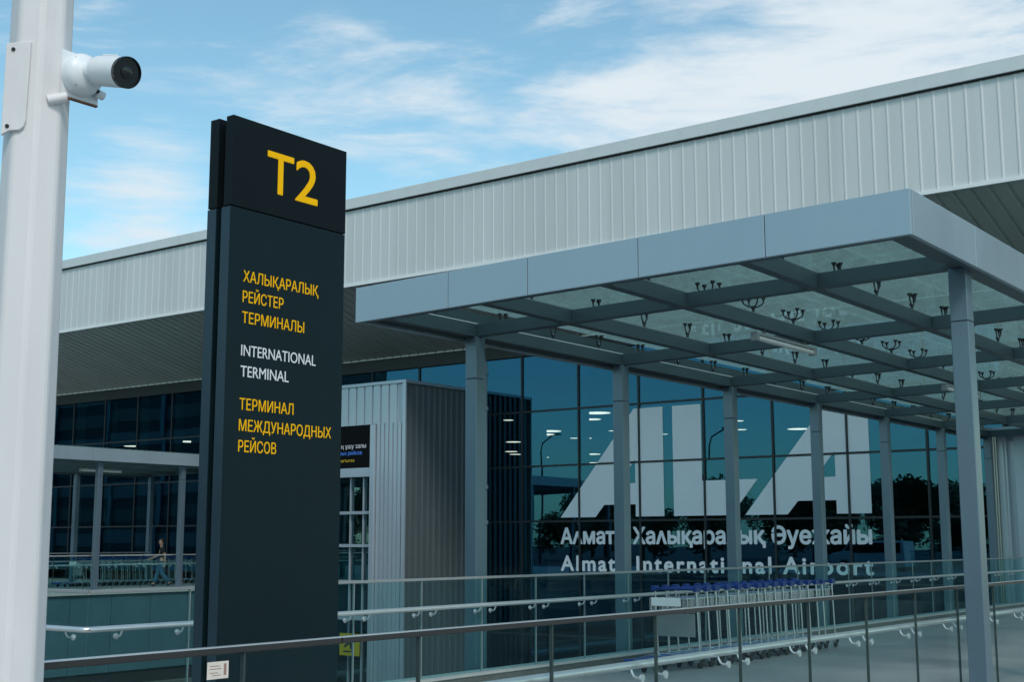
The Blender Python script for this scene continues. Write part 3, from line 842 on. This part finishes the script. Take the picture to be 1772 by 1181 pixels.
def on_s(y0, z0, off): return lambda a, b, tt: (SX + off + tt, y0 + a, z0 + b)
lettering('numeral', 'T', on_s(6.346, 4.17, 0.0005), 0.253, 0.305, 'amber', py, thick=0.004, depth=0.003)
lettering('numeral', '2', on_s(6.627, 4.162, 0.0005), 0.222, 0.315, 'amber', py, thick=0.004, depth=0.003)
for body, w, z, colr in (('ХАЛЫҚАРАЛЫҚ', 0.738, 3.469, 'amber'), ('РЕЙСТЕР', 0.388, 3.322, 'amber'), ('ТЕРМИНАЛЫ', 0.600, 3.173, 'amber'), ('INTERNATIONAL', 0.725, 2.940, 'white_let'),
                         ('TERMINAL', 0.458, 2.792, 'white_let'), ('ТЕРМИНАЛ', 0.512, 2.559, 'amber'), ('МЕЖДУНАРОДНЫХ', 0.900, 2.411, 'amber'), ('РЕЙСОВ', 0.352, 2.265, 'amber')):
    lettering('text_line', body, on_s(6.148, z, -0.0035), w, 0.0775, colr, py, thick=0, depth=0.0025)

# ------------------------------------------------------------------ lamp post with camera
PX, PY = -4.07, 2.592
lp = thing('lamp_post', 'white octagonal tapering lamp post at the left edge', 'post', loc=(PX, PY, 0))
az = math.atan2(-PY, -PX)
def octa(r, z, ph=0.0): return [(r * math.cos(az + rad(45 * i) + ph), r * math.sin(az + rad(45 * i) + ph), z) for i in range(8)]
m = MB(); zs = [(0.128, 0.0), (0.108, 3.5), (0.075, 9.0)]
vs = []
for r, z in zs: vs += octa(r, z)
m.add(vs, [tuple(range(7, -1, -1)), tuple(range(16, 24))] + [(i * 8 + j, i * 8 + (j + 1) % 8, (i + 1) * 8 + (j + 1) % 8, (i + 1) * 8 + j) for i in range(2) for j in range(8)])
m.build('shaft', 'post', lp, bevel=0.012)
MB().box(-0.2, 0.2, -0.2, 0.2, 0.0, 0.03).build('base_plate', 'post', lp)
# service hatch: plate on the facet left of the middle
a2 = az - rad(22.5)
nrm2 = Vector((math.cos(a2), math.sin(a2), 0)); tan2 = Vector((-math.sin(a2), math.cos(a2), 0))   # towards image right
def face_pt(a, z, off):
    r = 0.128 + (0.108 - 0.128) * z / 3.5
    return tuple(nrm2 * (r * math.cos(rad(22.5)) + off) + tan2 * a + Vector((0, 0, z)))
out = [(-0.078, 3.385), (0.010, 3.39), (0.006, 3.10), (0.0, 3.078), (-0.014, 3.066), (-0.05, 3.064), (-0.078, 3.048)]
MB().prism(out, face_pt, -0.002, 0.012).build('hatch_cover', 'post', lp, bevel=0.003)
for a, z in ((-0.05, 3.36), (-0.056, 3.08)):
    MB().lathe([(0.007, 0), (0.007, 0.004)], 10, face_pt(a, z, 0.012), nrm2).build('screw', 'gasket', lp)
# cable stub below the camera
a3 = az + rad(22.5); n3 = Vector((math.cos(a3), math.sin(a3), 0)); t3 = Vector((-math.sin(a3), math.cos(a3), 0))
p3 = n3 * 0.098 + t3 * (-0.005) + Vector((0, 0, 3.185))
MB().tube([p3, p3 + Vector((0.04, 0.05, 0.018))], 0.019, 14).build('cable_stub', 'post', lp, smooth=True)

CX, CYc, CZ = -3.966, 2.684, 3.306
cc = thing('security_camera', 'white bullet security camera with black lens hood mounted on the lamp post', 'camera', loc=(CX, CYc, CZ))
MB().box(-0.012, 0.0, -0.075, 0.085, -0.088, 0.082).build('mount_plate', 'cam_white', cc, bevel=0.003)
MB().box(-0.045, -0.0125, -0.06, 0.0, -0.06, 0.06).build('mount_spacer', 'cam_white', cc)
MB().box(-0.013, 0.001, -0.074, 0.084, -0.094, -0.0885).build('plate_edge', 'rust', cc)
MB().lathe([(0.076, 0.0005), (0.076, 0.03), (0.071, 0.045), (0.055, 0.056), (0.035, 0.066), (0.03, 0.085)], 32, (0, 0, 0), (1, 0, 0)).build('mount_base', 'cam_white', cc, smooth=True)
for y, z in ((-0.045, 0.045), (0.05, 0.045), (-0.04, -0.05), (0.052, -0.052)):
    MB().lathe([(0.006, 0.036), (0.006, 0.047)], 8, (0, y, z), (1, 0, 0)).build('screw', 'gasket', cc)
bd = Vector((0.93, -0.03, -0.25)).normalized()
bo = Vector((0.07, 0.025, 0.012))
MB().lathe([(0.024, -0.02), (0.036, -0.015), (0.048, -0.002), (0.0535, 0.02), (0.0545, 0.05), (0.0545, 0.183)], 36, bo, bd).build('camera_body', 'cam_white', cc, smooth=True)
hd = MB().lathe([(0.0550, 0.176), (0.0560, 0.180), (0.0560, 0.194), (0.0530, 0.194), (0.0505, 0.180)], 36, bo, bd).build('lens_hood', 'cam_black', cc, smooth=True)
MB().lathe([(0.0535, 0.182), (0.0535, 0.1865)], 32, bo, bd).build('front_window', 'cam_black', hd, smooth=True)
MB().lathe([(0.022, 0.16), (0.022, 0.190), (0.016, 0.192)], 24, bo, bd).build('lens', 'cam_black', hd, smooth=True)
upv = Vector((0, 0, 1)); upv = (upv - bd * upv.dot(bd)).normalized()
MB().tube([bo + bd * 0.02 + upv * 0.058, bo + bd * 0.11 + upv * 0.058], 0.004, 8).build('sunshield_rib', 'cam_white', cc)
sidev = bd.cross(upv).normalized()
MB().box(0.076, 0.0775, 0.0, 0.03, 0.0, 0.0).build('cable_gland', 'cam_white', cc) if False else None
MB().lathe([(0.016, 0.0), (0.016, 0.03)], 14, (0.02, 0.092, -0.055), (0, -1, 0.2)).build('cable_gland', 'cam_white', cc, smooth=True)


# ------------------------------------------------------------------ luggage trolleys
def make_trolley(name, label, group, panel=False, loc=(0, 0, 0)):
    """rear (handle) at y=0, nose towards -y, near side at +x"""
    t = thing(name, label, 'trolley', group, loc)
    w = 0.315
    m = MB()
    for s in (-1, 1):
        m.tube([(s * w, 0.02, 0.16), (s * w * 0.96, -0.25, 0.15), (s * 0.20, -0.90, 0.13)], 0.016, 8)
    for y in (-0.15, -0.35, -0.55, -0.75):
        ww = w * 0.97 - (abs(y) - 0.25) * 0.16
        m.tube([(-ww, y, 0.145), (ww, y, 0.145)], 0.009, 6)
    m.tube([(-w, 0.02, 0.16), (w, 0.02, 0.16)], 0.014, 8)
    m.build('base_frame', 'chrome', t, smooth=True)
    m = MB().box(-0.24, 0.24, -0.98, -0.89, 0.095, 0.165); m.build('bumper', 'blue', t, bevel=0.02)
    for s in (-1, 1):
        MB().tube([(s * w, 0.02, 0.16), (s * w, 0.0, 0.45), (s * (w - 0.004), -0.035, 0.98)], 0.0125, 8).build('upright', 'chrome', t, smooth=True)
    m = MB(); m.tube([(-w - 0.015, -0.035, 1.015), (w + 0.015, -0.035, 1.015)], 0.017, 10)
    for s in (-1, 1):
        m.box(s * w - 0.03, s * w + 0.03, -0.095, 0.025, 0.985, 1.055)
    m.build('handle', 'blue', t, bevel=0.012)
    m = MB()
    for z in (0.74, 0.90):
        m.tube([(-w + 0.02, -0.04, z), (-w + 0.05, -0.24, z), (w - 0.05, -0.24, z), (w - 0.02, -0.04, z)], 0.006, 6)
    for i in range(9):
        x = -w + 0.06 + i * (2 * w - 0.12) / 8
        m.tube([(x, -0.24, 0.91), (x, -0.24, 0.735), (x, -0.04, 0.735)], 0.0035, 5)
    for i in range(5):
        for s in (-1, 1):
            y = -0.06 - i * 0.04; m.tube([(s * (w - 0.03), y, 0.735), (s * (w - 0.03), y, 0.90)], 0.0035, 5)
    m.tube([(-w + 0.03, -0.05, 0.82), (-w + 0.05, -0.24, 0.82), (w - 0.05, -0.24, 0.82), (w - 0.03, -0.05, 0.82)], 0.0035, 5)
    m.build('basket', 'chrome', t)
    for s in (-1, 1):
        wh = MB().lathe([(0.055, -0.018), (0.062, -0.012), (0.062, 0.012), (0.055, 0.018)], 16, (s * (w + 0.005), 0.02, 0.062), (1, 0, 0)).build('wheel', 'rubber', t, smooth=True)
        m = MB(); pts = []
        for i in range(7):
            th = rad(10 + i * 27); pts.append((s * (w + 0.005), 0.02 - 0.078 * math.cos(th), 0.062 + 0.095 * math.sin(th)))
        for j in range(6):
            a, b = pts[j], pts[j + 1]
            m.add([(a[0] - 0.026, a[1], a[2]), (a[0] + 0.026, a[1], a[2]), (b[0] + 0.026, b[1], b[2]), (b[0] - 0.026, b[1], b[2])], [(0, 1, 2, 3)])
        m.build('mudguard', 'chrome', wh, smooth=True)
    MB().lathe([(0.045, -0.015), (0.052, -0.01), (0.052, 0.01), (0.045, 0.015)], 14, (0, -0.86, 0.052), (1, 0, 0)).build('front_wheel', 'rubber', t, smooth=True)
    if panel:
        MB().box(-w + 0.02, w - 0.02, -0.062, -0.05, 0.40, 0.70).build('advert_panel', 'grey_panel', t, bevel=0.004)
        MB().box(-w + 0.07, w - 0.12, -0.256, -0.248, 0.80, 0.91).build('name_plate', 'white_trim', t, bevel=0.003)
        MB().box(-w + 0.02, w - 0.02, -0.062, -0.05, 0.71, 0.735).build('panel_rail', 'chrome', t)
    return t


TX = -8.6 - 0.33
lead = make_trolley('luggage_trolley', 'front luggage trolley of the near row, with a grey panel facing the pylon', 'luggage trolleys nested in the near row', True, (TX, 15.5, 0))
plain = make_trolley('luggage_trolley', 'chrome luggage trolley with blue handle nested in the near row behind the panelled one', 'luggage trolleys nested in the near row', False, (TX, 15.787, 0))
for i in range(2, 16):
    c = dup(plain); c.location = (TX + random.uniform(-0.02, 0.02), 15.5 + 0.287 * i + random.uniform(-0.03, 0.03), 0)
    c.rotation_euler.z = rad(random.uniform(-2.0, 2.0))
FT = TX - 33.7
c = dup(lead); c.location = (FT, 29.9, 0); c['label'] = 'front luggage trolley of the distant left row, with a pale panel'; c['group'] = 'luggage trolleys nested in the distant row'
for i in range(1, 21):
    c = dup(plain); c.location = (FT + random.uniform(-0.012, 0.012), 29.9 + 0.277 * i + random.uniform(-0.02, 0.02), 0)
    c.rotation_euler.z = rad(random.uniform(-1.5, 1.5))
    c['label'] = 'chrome luggage trolley with blue handle nested in the distant left row'; c['group'] = 'luggage trolleys nested in the distant row'


# ------------------------------------------------------------------ the person by the distant trolleys
def skinned(name, chains, material, parent, sub=2):
    """chains: list of [(x,y,z,r)], first point of later chains may repeat an earlier point to join it"""
    verts = []; radii = []; edges = []; key = {}
    for ch in chains:
        prev = None
        for x, y, z, r in ch:
            k = (round(x, 4), round(y, 4), round(z, 4))
            if k not in key:
                key[k] = len(verts); verts.append((x, y, z)); radii.append(r)
            i = key[k]
            if prev is not None and prev != i: edges.append((prev, i))
            prev = i
    me = bpy.data.meshes.new(name); me.from_pydata(verts, edges, [])
    o = bpy.data.objects.new(name, me); C.objects.link(o)
    md = o.modifiers.new('skin', 'SKIN'); md.use_smooth_shade = True
    for i, r in enumerate(radii):
        me.skin_vertices[0].data[i].radius = r if isinstance(r, tuple) else (r, r)
    me.skin_vertices[0].data[0].use_root = True
    sb = o.modifiers.new('sub', 'SUBSURF'); sb.levels = sub; sb.render_levels = sub
    dg = bpy.context.evaluated_depsgraph_get()
    nm = bpy.data.meshes.new_from_object(o.evaluated_get(dg)); nm.name = name
    bpy.data.objects.remove(o)
    nm.materials.clear(); nm.materials.append(M[material])
    for p in nm.polygons: p.use_smooth = True
    q = bpy.data.objects.new(name, nm); C.objects.link(q); q.parent = parent
    return q


# local frame: walks towards -y, x to the walker's left is +x... the figure is turned afterwards
pr = thing('person', 'person in black t-shirt and blue jeans walking past the distant trolleys', 'person', loc=(-40.55, 32.05, 0.0), rz=rad(-38))
pelvis = (0, 0, 0.93, 0.115)
neck = (0, -0.03, 1.44, 0.052)
sh = {-1: (-0.175, -0.01, 1.385, 0.058), 1: (0.175, 0.0, 1.385, 0.058)}
hip = {-1: (-0.09, 0, 0.88, 0.088), 1: (0.09, 0, 0.88, 0.088)}
legs = {-1: [hip[-1], (-0.095, -0.14, 0.50, 0.062), (-0.095, -0.27, 0.10, 0.042), (-0.095, -0.38, 0.045, 0.035)],
        1: [hip[1], (0.095, -0.02, 0.49, 0.062), (0.095, 0.30, 0.13, 0.042), (0.095, 0.24, 0.045, 0.035)]}
arms = {-1: [sh[-1], (-0.22, -0.12, 1.13, 0.042), (-0.21, -0.36, 1.03, 0.033), (-0.205, -0.43, 1.00, 0.03)],
        1: [sh[1], (0.235, 0.10, 1.13, 0.042), (0.24, 0.10, 0.88, 0.033), (0.24, 0.08, 0.80, 0.03)]}
spine = [pelvis, (0, -0.005, 1.08, 0.11), (0, -0.012, 1.26, 0.125), (0, -0.02, 1.38, 0.09), neck, (0, -0.045, 1.52, 0.056), (0, -0.06, 1.60, 0.086), (0, -0.055, 1.68, 0.082), (0, -0.05, 1.735, 0.045)]
fing = []
for s in (-1, 1):
    hx, hy, hz, _ = arms[s][-1]
    dirv = Vector((0, -0.9, -0.35)).normalized() if s < 0 else Vector((0, -0.15, -1)).normalized()
    acr = Vector((0, -0.35, 0.9)).normalized() if s < 0 else Vector((0, 1, -0.1)).normalized()
    for i, ln in enumerate((0.072, 0.082, 0.078, 0.062)):
        b = Vector((hx, hy, hz)) + acr * (0.012 * (1.5 - i)) * 1.5
        q1 = b + dirv * (0.045 + ln * 0.5); q2 = q1 + (dirv + Vector((-0.5 * s, 0, 0))).normalized() * ln * 0.5
        fing.append([(hx, hy, hz, 0.03), (*q1, 0.009), (*q2, 0.007)])
    th = Vector((hx, hy, hz)) + acr * 0.035
    fing.append([(hx, hy, hz, 0.03), (*(th + dirv * 0.02), 0.010), (*(th + dirv * 0.055), 0.008)])
body_ch = [spine, [spine[3], sh[-1]] + arms[-1][1:], [spine[3], sh[1]] + arms[1][1:], [pelvis] + legs[-1], [pelvis] + legs[1]] + fing
body = skinned('body', body_ch, 'skin', pr)
skinned('nose', [[(0, -0.135, 1.625, 0.016), (0, -0.155, 1.60, 0.014)]], 'skin', body, 1)
for s in (-1, 1):
    skinned('ear', [[(s * 0.082, -0.045, 1.635, 0.014), (s * 0.085, -0.04, 1.60, 0.012)]], 'skin', body, 1)
    skinned('eye', [[(s * 0.032, -0.138, 1.645, 0.010), (s * 0.036, -0.138, 1.645, 0.010)]], 'hair', body, 1)
skinned('mouth', [[(-0.02, -0.138, 1.575, 0.006), (0.02, -0.138, 1.575, 0.006)]], 'hair', body, 1)
skinned('hair', [[(0, -0.075, 1.745, 0.055), (0, -0.03, 1.715, 0.092), (0, 0.0, 1.66, 0.085), (0, 0.015, 1.585, 0.06)]], 'hair', pr)
skinned('t_shirt', [[(0, 0, 0.90, 0.135), (0, -0.003, 1.06, 0.132), (0, -0.012, 1.26, 0.142), (0, -0.02, 1.385, 0.105), (0, -0.028, 1.44, 0.07)],
                    [(0, -0.02, 1.385, 0.105), (-0.18, -0.01, 1.385, 0.075), (-0.21, -0.09, 1.20, 0.062)],
                    [(0, -0.02, 1.385, 0.105), (0.18, 0.0, 1.385, 0.075), (0.222, 0.07, 1.20, 0.062)]], 'shirt', pr)
skinned('jeans', [[(0, 0, 0.95, 0.122), (-0.09, 0, 0.86, 0.112), (-0.097, -0.14, 0.50, 0.088), (-0.097, -0.265, 0.11, 0.084)],
                  [(0, 0, 0.95, 0.122), (0.09, 0, 0.86, 0.112), (0.097, -0.02, 0.49, 0.088), (0.097, 0.29, 0.14, 0.084)]], 'jeans', pr)
for s in (-1, 1):
    lx, ly_, lz, _ = legs[s][2]
    if s < 0: skinned('shoe', [[(lx, ly_ + 0.05, 0.05, 0.045), (lx, ly_ - 0.06, 0.045, 0.045), (lx, ly_ - 0.15, 0.035, 0.035)]], 'shoe', pr)
    else: skinned('shoe', [[(lx, ly_ + 0.06, 0.12, 0.045), (lx, ly_ - 0.03, 0.07, 0.045), (lx, ly_ - 0.10, 0.04, 0.035)]], 'shoe', pr)


# ------------------------------------------------------------------ what the glass mirrors: trees, lamps and a van across the road
def leaf_crown(cx, cy, cz, rxy, rz, n, rnd):
    m = MB()
    blobs = [(cx + rnd.uniform(-1, 1) * rxy * 0.55, cy + rnd.uniform(-1, 1) * rxy * 0.55, cz + rnd.uniform(-0.8, 0.9) * rz * 0.6, rnd.uniform(0.28, 0.5)) for _ in range(16)]
    for _ in range(n):
        bx, by, bz, k = rnd.choice(blobs)
        d = Vector((rnd.gauss(0, 1), rnd.gauss(0, 1), rnd.gauss(0, 1))).normalized() * (rnd.random() ** 0.45)
        p = Vector((bx + d.x * rxy * k, by + d.y * rxy * k, bz + d.z * rz * k))
        a = Vector((rnd.gauss(0, 1), rnd.gauss(0, 1), rnd.gauss(0, 1))).normalized(); b = a.orthogonal().normalized(); s = rnd.uniform(0.10, 0.2)
        m.add([p - a * s, p + b * s * 0.55, p + a * s, p - b * s * 0.55], [(0, 1, 2, 3)])
    return m


rnd = random.Random(3)
protos = []
for i in range(2):
    cm_ = leaf_crown(0, 0, 4.1, 1.9, 2.1, 2600, rnd).mesh('crown', 'leaf')
    tm = MB().tube([(0, 0, 0), (0.05, 0.03, 1.5), (-0.05, 0.05, 3.0), (0.02, 0, 4.6)], 0.17, 10, r_end=0.05)
    for _ in range(5):
        a = rnd.uniform(0, 6.28); tm.tube([(0, 0, 2.2 + rnd.random()), (math.cos(a) * 0.7, math.sin(a) * 0.7, 3.6), (math.cos(a) * 1.2, math.sin(a) * 1.2, 4.6)], 0.06, 6, r_end=0.02)
    protos.append((cm_, tm.mesh('trunk', 'bark', smooth=True)))
for i, (x, y, s) in enumerate([(-29.5, -8, 0.95), (-25.8, -10, 0.8), (-32.5, -14, 1.0), (-23.5, -12, 0.75), (-46, -30, 1.15), (-58, -34, 1.2), (-70, -36, 1.1), (-84, -38, 1.2), (-38, -26, 1.05), (-98, -38, 1.2)] + [(-20 - 5.2 * k + rnd.uniform(-1, 1), -40 + rnd.uniform(-4, 4), rnd.uniform(1.0, 1.5)) for k in range(20)]):
    t = thing('broadleaf_tree', 'leafy green tree across the road, mirrored in the terminal glass', 'tree', 'trees across the road', (x, y, 0), i * 1.3)
    t.scale = (s, s, s)
    use('crown', protos[i % 2][0], t); use('trunk', protos[i % 2][1], t)
for k in range(20):
    s = rnd.uniform(0.9, 1.3)
    t = thing('shrub', 'dense low green shrub across the road, mirrored in the terminal glass', 'shrub', 'shrubs across the road', (-18 - 5.6 * k, -34 + rnd.uniform(-2, 2), -2.0 * s), k)
    t.scale = (s * 1.5, s * 1.2, s)
    use('foliage', protos[k % 2][0], t)
for i, x in enumerate((-57.0, -43.0)):
    t = thing('street_lamp', 'slim street lamp with an outreach arm, mirrored in the terminal glass', 'street lamp', 'street lamps across the road', (x, -7, 0))
    MB().tube([(0, 0, 0), (0, 0, 8.0)], 0.09, 10, r_end=0.06).build('pole', 'dark', t, smooth=True)
    MB().tube([(0, 0, 8.0), (0.3, 0.2, 8.6), (1.9, 1.0, 9.1)], 0.05, 8).build('arm', 'dark', t, smooth=True)
    MB().box(1.6, 2.5, 0.85, 1.15, 9.05, 9.15).build('lamp_head', 'dark', t, bevel=0.02)
ob = thing('office_building', 'dark office building with window bands far across the road, mirrored in the glass', 'building', loc=(-168, -48, 0))
MB().box(-62, 45, 0, -14, -1, 26).build('wall', 'int_wall', ob)
for k in range(7):
    MB().box(-61, 44, 0.003, 0.12, 1.2 + 3.5 * k, 3.1 + 3.5 * k).build('window_band', 'granite' if k % 2 else 'grey_panel', ob)
for k in range(9):
    MB().box(-60 + 12.5 * k, -59.2 + 12.5 * k, 0.13, 0.5, -1, 26.5).build('pier', 'steel', ob)
MB().box(-30, -8, -10, -3, 26.003, 31).build('plant_room', 'steel', ob)
t = thing('parked_van', 'white van parked across the road, mirrored low in the terminal glass', 'van', loc=(-30.5, -4.0, -0.13))
MB().prism([(-2.4, 0.35), (-2.4, 1.0), (-1.6, 1.15), (-1.0, 1.85), (2.3, 1.9), (2.4, 0.35)], lambda a, b, tt: (a, tt, b), -0.9, 0.9).build('body', 'car_paint', t, bevel=0.08)
MB().prism([(-1.5, 1.2), (-0.98, 1.75), (2.1, 1.78), (2.1, 1.2)], lambda a, b, tt: (a, tt, b), 0.902, 0.91).build('side_window', 'car_glass', t)
for x in (-1.5, 1.5):
    for s in (-0.85, 0.85):
        MB().lathe([(0.3, -0.1), (0.34, -0.08), (0.34, 0.08), (0.3, 0.1)], 18, (x, s, 0.34), (0, 1, 0)).build('wheel', 'rubber', t, smooth=True)
